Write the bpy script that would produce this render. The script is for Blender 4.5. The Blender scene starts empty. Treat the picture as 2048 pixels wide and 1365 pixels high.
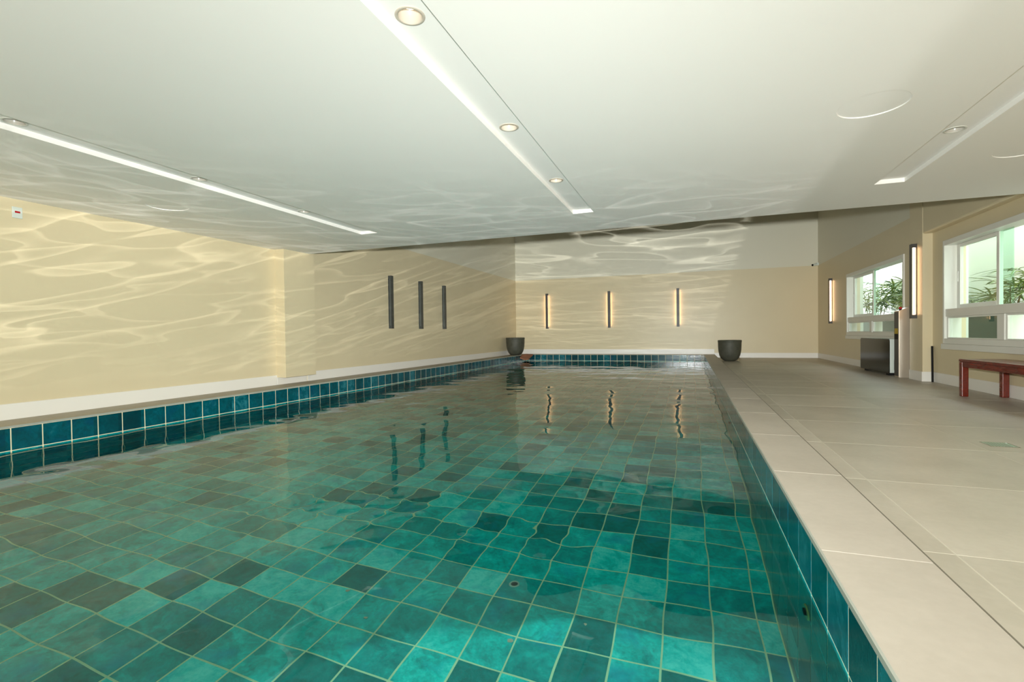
import bpy, bmesh, math, random
import numpy as np
from mathutils import Vector, Matrix

random.seed(7)
rng = np.random.default_rng(7)
scn = bpy.context.scene
COL = scn.collection

# ------------------------------------------------------------------ camera
H = 0.673
F_PX = 983.47
YAW, PITCH, ROLL = -0.347885, -0.0150735, 0.0130619
cam_d = bpy.data.cameras.new('camera')
cam_d.sensor_fit = 'HORIZONTAL'
cam_d.sensor_width = 36.0
cam_d.lens = 36.0 * F_PX / 2048.0
cam_d.clip_start = 0.05
cam_d.clip_end = 200
cam = bpy.data.objects.new('camera', cam_d)
COL.objects.link(cam)
fw = Vector((math.sin(YAW) * math.cos(PITCH), math.cos(YAW) * math.cos(PITCH), math.sin(PITCH)))
rt = Vector((math.cos(YAW), -math.sin(YAW), 0))
dn = fw.cross(rt)
if dn.z > 0:
    dn = -dn
r2 = math.cos(ROLL) * rt + math.sin(ROLL) * dn
d2 = -math.sin(ROLL) * rt + math.cos(ROLL) * dn
mw = Matrix.Identity(4)
for i in range(3):
    mw[i][0] = r2[i]
    mw[i][1] = -d2[i]
    mw[i][2] = -fw[i]
    mw[i][3] = (0, 0, H)[i]
cam.matrix_world = mw
scn.camera = cam

# ------------------------------------------------------------------ view, world
scn.view_settings.view_transform = 'Standard'
scn.view_settings.look = 'None'
scn.view_settings.gamma = 1.0
scn.view_settings.use_curve_mapping = False
scn.view_settings.exposure = 0.0
scn.cycles.max_bounces = 7
scn.cycles.use_adaptive_sampling = True
scn.cycles.adaptive_threshold = 0.05
scn.cycles.adaptive_min_samples = 16
scn.cycles.diffuse_bounces = 4
scn.cycles.glossy_bounces = 4
scn.cycles.transmission_bounces = 6
scn.cycles.transparent_max_bounces = 7
scn.cycles.caustics_refractive = True
scn.cycles.caustics_reflective = True
scn.cycles.sample_clamp_indirect = 6.0
scn.cycles.use_denoising = True

FLASH = 240.0          # the photographer's flash, just above the lens
CAUST = 17.0          # added patterned lamp standing in for flash light off the water
BOUNCE = 60.0       # added fill lamp aimed at the ceiling behind the camera
SKY = 5.4

world = bpy.data.worlds.new('sky')
scn.world = world
world.use_nodes = True
wn = world.node_tree.nodes
wn['Background'].inputs['Color'].default_value = (0.86, 0.95, 1.0, 1)
wn['Background'].inputs['Strength'].default_value = SKY

def flash_lamp():
    ld = bpy.data.lights.new('flash', 'POINT')
    ld.energy = 1000.0   # nominal; sets how often the lamp is sampled
    ld.shadow_soft_size = 0.045
    ld.color = (0.955, 0.995, 0.97)
    ld.use_nodes = True
    nt = ld.node_tree
    em = nt.nodes['Emission']
    fo = nt.nodes.new('ShaderNodeLightFalloff')
    fo.inputs['Strength'].default_value = FLASH / 1000.0
    fo.inputs['Smooth'].default_value = 1.5
    a = nt.nodes.new('ShaderNodeMath'); a.operation = 'MULTIPLY'; a.inputs[1].default_value = 1.0
    b = nt.nodes.new('ShaderNodeMath'); b.operation = 'MULTIPLY_ADD'; b.inputs[1].default_value = 0.012
    nt.links.new(fo.outputs['Linear'], a.inputs[0])
    nt.links.new(fo.outputs['Constant'], b.inputs[0])
    nt.links.new(a.outputs[0], b.inputs[2])
    # the reflector throws most of its light forward
    geo = nt.nodes.new('ShaderNodeNewGeometry')
    dt = nt.nodes.new('ShaderNodeVectorMath'); dt.operation = 'DOT_PRODUCT'; dt.inputs[1].default_value = fw[:]
    nt.links.new(geo.outputs['Incoming'], dt.inputs[0])
    c0 = nt.nodes.new('ShaderNodeMath'); c0.operation = 'MAXIMUM'; c0.inputs[1].default_value = 0.0
    nt.links.new(dt.outputs['Value'], c0.inputs[0])
    c1 = nt.nodes.new('ShaderNodeMath'); c1.operation = 'POWER'; c1.inputs[1].default_value = 4.0
    nt.links.new(c0.outputs[0], c1.inputs[0])
    c2 = nt.nodes.new('ShaderNodeMath'); c2.operation = 'MULTIPLY_ADD'; c2.inputs[1].default_value = 0.75; c2.inputs[2].default_value = 0.40
    nt.links.new(c1.outputs[0], c2.inputs[0])
    c3 = nt.nodes.new('ShaderNodeMath'); c3.operation = 'MULTIPLY'
    nt.links.new(b.outputs[0], c3.inputs[0]); nt.links.new(c2.outputs[0], c3.inputs[1])
    nt.links.new(c3.outputs[0], em.inputs['Strength'])
    o = bpy.data.objects.new('flash', ld)
    o.location = (0.02, 0.0, 0.82)
    COL.objects.link(o)
    ld.cycles.is_caustics_light = True
    return o
flash = flash_lamp()

def bounce_fill():  # unseen lamp added as soft fill for the room
    ld = bpy.data.lights.new('bounce_fill', 'SPOT')
    ld.energy = BOUNCE; ld.spot_size = math.radians(120); ld.spot_blend = 0.7
    ld.shadow_soft_size = 0.1; ld.color = (0.95, 1.0, 1.0)
    o = bpy.data.objects.new('bounce_fill', ld); COL.objects.link(o)
    o.location = (-0.6, -1.2, 0.9); o.rotation_euler = (math.pi, 0, 0)
bounce_fill()
WZ = -0.21           # water level
XL, XR = -5.02, 0.367
YN, YF = 0.45, 15.2
def N(nt, typ, **kw):
    n = nt.nodes.new(typ)
    for k, v in kw.items():
        setattr(n, k, v)
    return n
def M_(nt, op, a, b=None, c=None):
    n = nt.nodes.new('ShaderNodeMath'); n.operation = op
    for i, v in enumerate((a, b, c)):
        if v is None: continue
        if isinstance(v, (int, float)): n.inputs[i].default_value = v
        else: nt.links.new(v, n.inputs[i])
    return n.outputs[0]

def caustic_lamp():  # unseen added lamp; the ripple pattern is put into its output
    """Light of the flash thrown up by the ripples: it leaves from the flash's mirror image."""
    ld = bpy.data.lights.new('reflection_standin', 'POINT')
    ld.energy = 300.0
    ld.shadow_soft_size = 0.0
    ld.color = (1.0, 1.0, 0.96)
    ld.use_shadow = False
    ld.use_nodes = True
    nt = ld.node_tree
    em = nt.nodes['Emission']
    geo = N(nt, 'ShaderNodeNewGeometry')
    sep = N(nt, 'ShaderNodeSeparateXYZ')
    nt.links.new(geo.outputs['Incoming'], sep.inputs[0])
    dx, dy, dz = sep.outputs
    sgn = LSIGN
    dx = M_(nt, 'MULTIPLY', dx, sgn); dy = M_(nt, 'MULTIPLY', dy, sgn); dz = M_(nt, 'MULTIPLY', dz, sgn)
    dzc = M_(nt, 'MAXIMUM', dz, 0.004)
    k = M_(nt, 'DIVIDE', 0.82 - WZ, dzc)
    wx = M_(nt, 'MULTIPLY_ADD', dx, k, 0.02)
    wy = M_(nt, 'MULTIPLY', dy, k)
    r = M_(nt, 'SQRT', M_(nt, 'ADD', M_(nt, 'MULTIPLY', wx, wx), M_(nt, 'MULTIPLY', wy, wy)))
    lr = M_(nt, 'LOGARITHM', r, 2.718)
    th = M_(nt, 'ARCTAN2', wx, wy)
    def step_(v, e0, e1):
        mr = N(nt, 'ShaderNodeMapRange'); mr.interpolation_type = 'SMOOTHSTEP'
        nt.links.new(v, mr.inputs[0])
        mr.inputs[1].default_value = e0; mr.inputs[2].default_value = e1
        return mr.outputs[0]
    def ridge(sr, st, seed, power, dist, skew=0.0):
        cb = N(nt, 'ShaderNodeCombineXYZ')
        nt.links.new(M_(nt, 'ADD', M_(nt, 'MULTIPLY', lr, sr), M_(nt, 'MULTIPLY', th, skew)), cb.inputs[0])
        nt.links.new(M_(nt, 'MULTIPLY', th, st), cb.inputs[1])
        cb.inputs[2].default_value = seed
        no = N(nt, 'ShaderNodeTexNoise')
        no.inputs['Scale'].default_value = 1.0
        no.inputs['Detail'].default_value = 1.0
        no.inputs['Roughness'].default_value = 0.35
        no.inputs['Distortion'].default_value = dist
        nt.links.new(cb.outputs[0], no.inputs['Vector'])
        # a fold of light: crisp on one side, fading on the other
        t_ = M_(nt, 'MULTIPLY_ADD', no.outputs[0], 2.0, -1.0)
        v = M_(nt, 'MAXIMUM', M_(nt, 'MULTIPLY', t_, 4.0), M_(nt, 'MULTIPLY', t_, -22.0))
        v = M_(nt, 'MAXIMUM', M_(nt, 'SUBTRACT', 1.0, v), 0.0)
        return M_(nt, 'POWER', v, power)
    a = ridge(11.0, 3.4, 1.3, 2.4, 0.25, 3.0)
    b = ridge(14.0, 7.0, 8.7, 2.4, 0.3, -4.0)
    c = ridge(24.0, 26.0, 4.1, 2.2, 0.3)
    s = M_(nt, 'ADD', M_(nt, 'MULTIPLY', a, 1.0), M_(nt, 'ADD', M_(nt, 'MULTIPLY', b, 0.8), M_(nt, 'MULTIPLY', M_(nt, 'MULTIPLY', c, 0.55), step_(r, 2.5, 6.0))))
    # patches of stronger and weaker light
    cb = N(nt, 'ShaderNodeCombineXYZ')
    nt.links.new(M_(nt, 'MULTIPLY', lr, 3.0), cb.inputs[0]); nt.links.new(M_(nt, 'MULTIPLY', th, 2.5), cb.inputs[1])
    no = N(nt, 'ShaderNodeTexNoise'); no.inputs['Scale'].default_value = 1.0; no.inputs['Detail'].default_value = 1.0
    nt.links.new(cb.outputs[0], no.inputs['Vector'])
    patch = M_(nt, 'MAXIMUM', M_(nt, 'MULTIPLY_ADD', no.outputs[0], 3.2, -0.75), 0.2)
    # only where the ray met the pool: between its long sides and before its end
    def step(v, e0, e1):
        mr = N(nt, 'ShaderNodeMapRange'); mr.interpolation_type = 'SMOOTHSTEP'
        nt.links.new(v, mr.inputs[0])
        mr.inputs[1].default_value = e0; mr.inputs[2].default_value = e1
        return mr.outputs[0]
    even = M_(nt, 'MULTIPLY_ADD', M_(nt, 'SUBTRACT', 1.0, step(r, 1.8, 3.2)), 0.36, 0.012)   # even light added to lift the ceiling
    s = M_(nt, 'MULTIPLY_ADD', M_(nt, 'MULTIPLY', s, step(r, 0.9, 2.2)), patch, even)
    m = step(wx, -3.85, -3.55)
    m = M_(nt, 'MULTIPLY', m, M_(nt, 'SUBTRACT', 1.0, step(wx, 0.31, 0.37)))
    m = M_(nt, 'MULTIPLY', m, M_(nt, 'SUBTRACT', 1.0, step(wy, 13.4, 15.0)))
    m = M_(nt, 'MULTIPLY', m, step(r, 0.3, 1.1))
    m = M_(nt, 'MULTIPLY', m, M_(nt, 'GREATER_THAN', dz, 0.01))
    # dim the low rays that reach the far wall
    far_dim = M_(nt, 'MULTIPLY_ADD', step(r, 3.2, 7.0), -0.44, 0.75)
    m = M_(nt, 'MULTIPLY', m, far_dim)
    s = M_(nt, 'MULTIPLY', s, m)
    fo = N(nt, 'ShaderNodeLightFalloff'); fo.inputs['Strength'].default_value = CAUST / 300.0
    st = M_(nt, 'MULTIPLY', s, fo.outputs['Constant'])
    nt.links.new(st, em.inputs['Strength'])
    o = bpy.data.objects.new('reflection_standin', ld)
    o.location = (0.02, 0.0, 2 * WZ - 0.82)
    COL.objects.link(o)
    return o
LSIGN = 1.0
caustic_lamp()

# ------------------------------------------------------------------ materials
MATS = {}
def new_mat(name):
    m = bpy.data.materials.new(name); m.use_nodes = True
    MATS[name] = m
    return m, m.node_tree, m.node_tree.nodes['Principled BSDF']

def plain(name, col, rough=0.5, metal=0.0, spec=0.5, noise=0.0, nscale=6.0, bump=0.0, bscale=60.0, emit=None, coat=0.0):
    m, nt, p = new_mat(name)
    p.inputs['Roughness'].default_value = rough
    p.inputs['Metallic'].default_value = metal
    p.inputs['Specular IOR Level'].default_value = spec
    p.inputs['Coat Weight'].default_value = coat
    p.inputs['Coat Roughness'].default_value = 0.08
    geo = N(nt, 'ShaderNodeNewGeometry')
    if noise > 0:
        no = N(nt, 'ShaderNodeTexNoise'); no.inputs['Scale'].default_value = nscale; no.inputs['Detail'].default_value = 5
        nt.links.new(geo.outputs['Position'], no.inputs['Vector'])
        mx = N(nt, 'ShaderNodeMix', data_type='RGBA')
        mx.inputs[6].default_value = (*[c * (1 - noise) for c in col], 1)
        mx.inputs[7].default_value = (*[min(1, c * (1 + noise)) for c in col], 1)
        nt.links.new(no.outputs[0], mx.inputs[0])
        nt.links.new(mx.outputs[2], p.inputs['Base Color'])
    else:
        p.inputs['Base Color'].default_value = (*col, 1)
    if bump > 0:
        nb = N(nt, 'ShaderNodeTexNoise'); nb.inputs['Scale'].default_value = bscale; nb.inputs['Detail'].default_value = 3
        nt.links.new(geo.outputs['Position'], nb.inputs['Vector'])
        bp = N(nt, 'ShaderNodeBump'); bp.inputs['Strength'].default_value = bump; bp.inputs['Distance'].default_value = 0.01
        nt.links.new(nb.outputs[0], bp.inputs['Height']); nt.links.new(bp.outputs[0], p.inputs['Normal'])
    if emit:
        p.inputs['Emission Color'].default_value = (*emit[0], 1)
        p.inputs['Emission Strength'].default_value = emit[1]
    return m

def srgb(r, g, b):
    return tuple(((c / 255) / 12.92 if c / 255 <= 0.04045 else ((c / 255 + 0.055) / 1.055) ** 2.4) for c in (r, g, b))

# wall paint: beige up to 2.41 m, off-white above it
def wall_paint():
    m, nt, p = new_mat('wall_paint')
    geo = N(nt, 'ShaderNodeNewGeometry'); sep = N(nt, 'ShaderNodeSeparateXYZ')
    nt.links.new(geo.outputs['Position'], sep.inputs[0])
    no = N(nt, 'ShaderNodeTexNoise'); no.inputs['Scale'].default_value = 1.3; no.inputs['Detail'].default_value = 4
    nt.links.new(geo.outputs['Position'], no.inputs['Vector'])
    top = M_(nt, 'GREATER_THAN', sep.outputs[2], 2.41)
    near = M_(nt, 'GREATER_THAN', 3.2, sep.outputs[0])
    far = M_(nt, 'GREATER_THAN', sep.outputs[1], 9.2)
    top = M_(nt, 'MULTIPLY', top, M_(nt, 'MAXIMUM', M_(nt, 'LESS_THAN', sep.outputs[0], 3.0), far))
    be = N(nt, 'ShaderNodeMix', data_type='RGBA')
    be.inputs[6].default_value = (*srgb(215, 200, 166), 1); be.inputs[7].default_value = (*srgb(222, 208, 174), 1)
    nt.links.new(no.outputs[0], be.inputs[0])
    mx = N(nt, 'ShaderNodeMix', data_type='RGBA')
    mx.inputs[7].default_value = (*srgb(221, 216, 196), 1)
    nt.links.new(be.outputs[2], mx.inputs[6]); nt.links.new(top, mx.inputs[0])
    nt.links.new(mx.outputs[2], p.inputs['Base Color'])
    p.inputs['Roughness'].default_value = 0.38
    p.inputs['Specular IOR Level'].default_value = 0.3
    nb = N(nt, 'ShaderNodeTexNoise'); nb.inputs['Scale'].default_value = 90; nb.inputs['Detail'].default_value = 2
    nt.links.new(geo.outputs['Position'], nb.inputs['Vector'])
    bp = N(nt, 'ShaderNodeBump'); bp.inputs['Strength'].default_value = 0.06; bp.inputs['Distance'].default_value = 0.004
    nt.links.new(nb.outputs[0], bp.inputs['Height']); nt.links.new(bp.outputs[0], p.inputs['Normal'])
    return m
wall_paint()
plain('ceiling_paint', srgb(241, 238, 233), 0.62, noise=0.015, nscale=1.5)
plain('white_trim', srgb(236, 232, 224), 0.4)
plain('window_frame', srgb(232, 231, 222), 0.35)
plain('grout', srgb(242, 230, 192), 0.75, noise=0.12, nscale=9)
plain('floor_grout', srgb(206, 199, 182), 0.8)
plain('upper_slab', srgb(84, 82, 74), 0.8)
plain('edge_trim', srgb(165, 168, 158), 0.4)
plain('green_steel', srgb(165, 190, 165), 0.4)
plain('dark_trim', srgb(112, 106, 92), 0.6)
plain('concrete', srgb(74, 74, 62), 0.6, noise=0.5, nscale=9, bump=0.3, bscale=30)
plain('soil', srgb(40, 32, 24), 0.9)
plain('lamp_dark', srgb(70, 68, 66), 0.45, noise=0.1, nscale=20)
plain('lamp_grey', srgb(56, 60, 58), 0.35, noise=0.15, nscale=12)
plain('diffuser_off', srgb(80, 84, 80), 0.3)
plain('diffuser_lit', (1.0, 0.8, 0.6), 0.4, emit=((1.0, 0.62, 0.34), 7.0))
plain('bulb_lit', (1, 1, 1), 0.4, emit=((1.0, 0.78, 0.55), 3.0))
plain('bulb_off', srgb(120, 60, 40), 0.25)
plain('ring_white', srgb(205, 205, 195), 0.4)
plain('ring_brown', srgb(190, 180, 165), 0.4)
plain('reflector', srgb(190, 184, 172), 0.25)
plain('steel', srgb(222, 212, 198), 0.35, metal=0.85, noise=0.08, nscale=4, bump=0.1, bscale=8)
plain('black_glass', (0.004, 0.006, 0.005), 0.12, spec=0.22)
plain('black', (0.006, 0.006, 0.006), 0.6, spec=0.2)
plain('white_plastic', srgb(215, 222, 214), 0.4)
plain('yellow', srgb(190, 160, 20), 0.5)
plain('red', srgb(170, 10, 25), 0.3)
plain('terracotta', srgb(150, 100, 75), 0.7, noise=0.25, nscale=15)
plain('outside_wall', srgb(234, 240, 230), 0.8, noise=0.03, nscale=2)
plain('outside_ground', srgb(215, 215, 205), 0.9)
plain('planter', srgb(60, 84, 70), 0.7, noise=0.2, nscale=6)
plain('stem', srgb(110, 95, 55), 0.8)
plain('leaf_debris', srgb(225, 185, 165), 0.7)
plain('chrome', (0.75, 0.75, 0.72), 0.15, metal=1.0)
plain('brass', srgb(235, 200, 130), 0.25, metal=0.6)

def leaf_mat():
    m, nt, p = new_mat('palm_leaf')
    oi = N(nt, 'ShaderNodeObjectInfo')
    cr = N(nt, 'ShaderNodeValToRGB')
    cr.color_ramp.elements[0].color = (*srgb(60, 100, 55), 1)
    cr.color_ramp.elements[1].color = (*srgb(150, 165, 80), 1)
    nt.links.new(oi.outputs['Random'], cr.inputs[0])
    nt.links.new(cr.outputs[0], p.inputs['Base Color'])
    p.inputs['Roughness'].default_value = 0.4
leaf_mat()

def wood_mat():
    m, nt, p = new_mat('red_wood')
    geo = N(nt, 'ShaderNodeNewGeometry')
    mp = N(nt, 'ShaderNodeMapping'); mp.inputs['Scale'].default_value = (14, 2, 14)
    nt.links.new(geo.outputs['Position'], mp.inputs['Vector'])
    no = N(nt, 'ShaderNodeTexNoise'); no.inputs['Scale'].default_value = 3; no.inputs['Detail'].default_value = 6
    nt.links.new(mp.outputs[0], no.inputs['Vector'])
    cr = N(nt, 'ShaderNodeValToRGB')
    cr.color_ramp.elements[0].position = 0.3; cr.color_ramp.elements[0].color = (*srgb(92, 26, 12), 1)
    cr.color_ramp.elements[1].position = 0.7; cr.color_ramp.elements[1].color = (*srgb(122, 34, 14), 1)
    nt.links.new(no.outputs[0], cr.inputs[0]); nt.links.new(cr.outputs[0], p.inputs['Base Color'])
    p.inputs['Roughness'].default_value = 0.24
    p.inputs['Coat Weight'].default_value = 0.2; p.inputs['Coat Roughness'].default_value = 0.15
wood_mat()

# floor and coping stone: porcelain with a faint tone per slab
def stone(name, c0, c1, rough, ox, oy, px, py):
    m, nt, p = new_mat(name)
    geo = N(nt, 'ShaderNodeNewGeometry'); sep = N(nt, 'ShaderNodeSeparateXYZ')
    nt.links.new(geo.outputs['Position'], sep.inputs[0])
    cb = N(nt, 'ShaderNodeCombineXYZ')
    for i, (o_, p_) in enumerate(((ox, px), (oy, py))):
        nt.links.new(M_(nt, 'FLOOR', M_(nt, 'DIVIDE', M_(nt, 'SUBTRACT', sep.outputs[i], o_), p_)), cb.inputs[i])
    wh = N(nt, 'ShaderNodeTexWhiteNoise'); nt.links.new(cb.outputs[0], wh.inputs['Vector'])
    n1 = N(nt, 'ShaderNodeTexNoise'); n1.inputs['Scale'].default_value = 2.3; n1.inputs['Detail'].default_value = 7; n1.inputs['Roughness'].default_value = 0.62
    n2 = N(nt, 'ShaderNodeTexNoise'); n2.inputs['Scale'].default_value = 38; n2.inputs['Detail'].default_value = 4
    ad = N(nt, 'ShaderNodeVectorMath', operation='MULTIPLY_ADD')
    ad.inputs[1].default_value = (9, 9, 9)
    nt.links.new(wh.outputs['Color'], ad.inputs[0]); nt.links.new(geo.outputs['Position'], ad.inputs[2])
    nt.links.new(ad.outputs[0], n1.inputs['Vector']); nt.links.new(ad.outputs[0], n2.inputs['Vector'])
    f = M_(nt, 'ADD', M_(nt, 'MULTIPLY', n1.outputs[0], 0.8), M_(nt, 'ADD', M_(nt, 'MULTIPLY', n2.outputs[0], 0.25), M_(nt, 'MULTIPLY_ADD', wh.outputs['Value'], 0.28, -0.2)))
    cr = N(nt, 'ShaderNodeValToRGB')
    cr.color_ramp.elements[0].position = 0.25; cr.color_ramp.elements[0].color = (*c0, 1)
    cr.color_ramp.elements[1].position = 0.8; cr.color_ramp.elements[1].color = (*c1, 1)
    nt.links.new(f, cr.inputs[0]); nt.links.new(cr.outputs[0], p.inputs['Base Color'])
    p.inputs['Roughness'].default_value = rough
    bp = N(nt, 'ShaderNodeBump'); bp.inputs['Strength'].default_value = 0.15; bp.inputs['Distance'].default_value = 0.003
    nt.links.new(n2.outputs[0], bp.inputs['Height']); nt.links.new(bp.outputs[0], p.inputs['Normal'])
    return m
stone('floor_stone', srgb(184, 176, 160), srgb(210, 201, 186), 0.42, 0.84, 2.06, 0.9, 0.9)
stone('coping_stone', srgb(178, 169, 156), srgb(200, 191, 178), 0.5, -20, 1.7215, 30, 0.908)
stone('ledge_stone', srgb(150, 140, 118), srgb(172, 162, 140), 0.5, -20, 1.7215, 30, 0.908)

# glazed pool tile: one tone per tile, chosen by its place in the grid
T = 0.2017
def pool_tile(name, TILE):
    m, nt, p = new_mat(name)
    geo = N(nt, 'ShaderNodeNewGeometry'); sep = N(nt, 'ShaderNodeSeparateXYZ')
    nt.links.new(geo.outputs['Position'], sep.inputs[0])
    cb = N(nt, 'ShaderNodeCombineXYZ')
    for i, o_ in enumerate((0.280, 2.24, -0.002)):
        nt.links.new(M_(nt, 'FLOOR', M_(nt, 'DIVIDE', M_(nt, 'SUBTRACT', sep.outputs[i], o_), T)), cb.inputs[i])
    wh = N(nt, 'ShaderNodeTexWhiteNoise'); nt.links.new(cb.outputs[0], wh.inputs['Vector'])
    ad = N(nt, 'ShaderNodeVectorMath', operation='MULTIPLY_ADD'); ad.inputs[1].default_value = (7, 7, 7)
    nt.links.new(wh.outputs['Color'], ad.inputs[0]); nt.links.new(geo.outputs['Position'], ad.inputs[2])
    n1 = N(nt, 'ShaderNodeTexNoise'); n1.inputs['Scale'].default_value = 9; n1.inputs['Detail'].default_value = 8; n1.inputs['Roughness'].default_value = 0.7
    n1.inputs['Distortion'].default_value = 0.6
    n2 = N(nt, 'ShaderNodeTexNoise'); n2.inputs['Scale'].default_value = 45; n2.inputs['Detail'].default_value = 5; n2.inputs['Roughness'].default_value = 0.7
    n3 = N(nt, 'ShaderNodeTexNoise'); n3.inputs['Scale'].default_value = 5; n3.inputs['Detail'].default_value = 3
    for n in (n1, n2, n3): nt.links.new(ad.outputs[0], n.inputs['Vector'])
    tone = N(nt, 'ShaderNodeValToRGB')       # base tone of the tile
    tone.color_ramp.interpolation = 'CONSTANT'
    el = tone.color_ramp.elements
    el[0].position = 0; el[0].color = (0.19,) * 3 + (1,)
    el[1].position = 0.13; el[1].color = (0.4,) * 3 + (1,)
    for pos, v in ((0.38, 0.54), (0.68, 0.64), (0.88, 0.8)):
        e = el.new(pos); e.color = (v, v, v, 1)
    nt.links.new(wh.outputs['Value'], tone.inputs[0])
    amp = M_(nt, 'MULTIPLY_ADD', tone.outputs[0], 0.9, 0.15)
    v = M_(nt, 'ADD', M_(nt, 'MULTIPLY', M_(nt, 'SUBTRACT', n1.outputs[0], 0.5), 1.9), M_(nt, 'MULTIPLY', M_(nt, 'SUBTRACT', n2.outputs[0], 0.5), 0.85))
    v = M_(nt, 'MULTIPLY_ADD', v, amp, tone.outputs[0])
    cr = N(nt, 'ShaderNodeValToRGB')
    e = cr.color_ramp.elements
    e[0].position = 0.0; e[0].color = (*TILE[0], 1)
    e[1].position = 1.0; e[1].color = (*TILE[3], 1)
    a = e.new(0.4); a.color = (*TILE[1], 1)
    a = e.new(0.68); a.color = (*TILE[2], 1)
    nt.links.new(v, cr.inputs[0])
    blue = N(nt, 'ShaderNodeMix', data_type='RGBA'); blue.inputs[7].default_value = (*TILE[4], 1)
    bm_ = N(nt, 'ShaderNodeMapRange'); bm_.inputs[1].default_value = 0.56; bm_.inputs[2].default_value = 0.74; bm_.inputs[4].default_value = 0.6
    nt.links.new(n3.outputs[0], bm_.inputs[0]); nt.links.new(bm_.outputs[0], blue.inputs[0])
    nt.links.new(cr.outputs[0], blue.inputs[6]); nt.links.new(blue.outputs[2], p.inputs['Base Color'])
    p.inputs['Roughness'].default_value = 0.1
    p.inputs['Specular IOR Level'].default_value = 0.45
    bp = N(nt, 'ShaderNodeBump'); bp.inputs['Strength'].default_value = 0.25; bp.inputs['Distance'].default_value = 0.004
    nt.links.new(n2.outputs[0], bp.inputs['Height']); nt.links.new(bp.outputs[0], p.inputs['Normal'])
    return m
TILE = [(0.000, 0.11, 0.115), (0.000, 0.40, 0.41), (0.0, 0.72, 0.71), (0.18, 0.93, 0.90), (0.0, 0.36, 0.56)]
pool_tile('pool_tile', TILE)
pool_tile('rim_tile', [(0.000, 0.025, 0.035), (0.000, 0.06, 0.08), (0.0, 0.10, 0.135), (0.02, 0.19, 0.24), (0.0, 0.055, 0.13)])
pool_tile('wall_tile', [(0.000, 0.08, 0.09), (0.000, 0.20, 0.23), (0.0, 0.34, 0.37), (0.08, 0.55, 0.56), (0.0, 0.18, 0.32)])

def water_mat():
    m = bpy.data.materials.new('water'); m.use_nodes = True; MATS['water'] = m
    nt = m.node_tree; nt.nodes.clear()
    out = N(nt, 'ShaderNodeOutputMaterial')
    g = N(nt, 'ShaderNodeBsdfRefraction'); g.inputs['IOR'].default_value = 1.333; g.inputs['Roughness'].default_value = 0.0
    g.inputs['Color'].default_value = (0.62, 0.99, 0.95, 1)
    r = N(nt, 'ShaderNodeBsdfGlossy'); r.inputs['Roughness'].default_value = 0.0
    fr = N(nt, 'ShaderNodeFresnel'); fr.inputs[0].default_value = 1.333
    mx = N(nt, 'ShaderNodeMixShader')
    nt.links.new(fr.outputs[0], mx.inputs[0]); nt.links.new(g.outputs[0], mx.inputs[1]); nt.links.new(r.outputs[0], mx.inputs[2])
    nt.links.new(mx.outputs[0], out.inputs['Surface'])
water_mat()
def glass_mat(name, tint):
    m = bpy.data.materials.new(name); m.use_nodes = True; MATS[name] = m
    nt = m.node_tree; nt.nodes.clear()
    out = N(nt, 'ShaderNodeOutputMaterial')
    t = N(nt, 'ShaderNodeBsdfTransparent'); t.inputs[0].default_value = (*tint, 1)
    g = N(nt, 'ShaderNodeBsdfGlossy'); g.inputs['Roughness'].default_value = 0.0
    lw = N(nt, 'ShaderNodeLayerWeight'); lw.inputs[0].default_value = 0.5
    fr = M_(nt, 'MULTIPLY_ADD', M_(nt, 'POWER', lw.outputs['Facing'], 5.0), 0.95, 0.03)
    mx = N(nt, 'ShaderNodeMixShader')
    nt.links.new(fr, mx.inputs[0]); nt.links.new(t.outputs[0], mx.inputs[1]); nt.links.new(g.outputs[0], mx.inputs[2])
    nt.links.new(mx.outputs[0], out.inputs['Surface'])
glass_mat('glass', (0.94, 0.995, 0.955))
glass_mat('green_glass', (0.80, 0.95, 0.87))

# ------------------------------------------------------------------ helpers
def bx(bm, x0, x1, y0, y1, z0, z1, bevel=0.0):
    r = bmesh.ops.create_cube(bm, size=1.0)
    vs = r['verts']
    for v in vs:
        v.co = Vector(((x0 + x1) / 2 + v.co.x * (x1 - x0), (y0 + y1) / 2 + v.co.y * (y1 - y0), (z0 + z1) / 2 + v.co.z * (z1 - z0)))
    if bevel > 0:
        es = {e for v in vs for e in v.link_edges}
        bmesh.ops.bevel(bm, geom=list(es), offset=bevel, segments=1 if bevel < 0.004 else 2, affect='EDGES', profile=0.5)
    return bm
def cyl(bm, p0, p1, r, r1=None, seg=16):
    p0, p1 = Vector(p0), Vector(p1)
    d = p1 - p0
    m = Matrix.Translation((p0 + p1) / 2) @ d.to_track_quat('Z', 'Y').to_matrix().to_4x4()
    bmesh.ops.create_cone(bm, cap_ends=True, segments=seg, radius1=r, radius2=r if r1 is None else r1, depth=d.length, matrix=m)
    return bm
def lathe(bm, prof, c=(0, 0, 0), seg=48):
    rings = []
    for r, z in prof:
        if r < 1e-5:
            rings.append([bm.verts.new((c[0], c[1], c[2] + z))])
        else:
            rings.append([bm.verts.new((c[0] + r * math.cos(2 * math.pi * i / seg), c[1] + r * math.sin(2 * math.pi * i / seg), c[2] + z)) for i in range(seg)])
    for a, b in zip(rings[:-1], rings[1:]):
        for i in range(seg):
            j = (i + 1) % seg
            if len(a) == 1 and len(b) > 1: bm.faces.new((a[0], b[j], b[i]))
            elif len(b) == 1 and len(a) > 1: bm.faces.new((a[i], a[j], b[0]))
            elif len(a) > 1: bm.faces.new((a[i], a[j], b[j], b[i]))
    return bm
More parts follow.
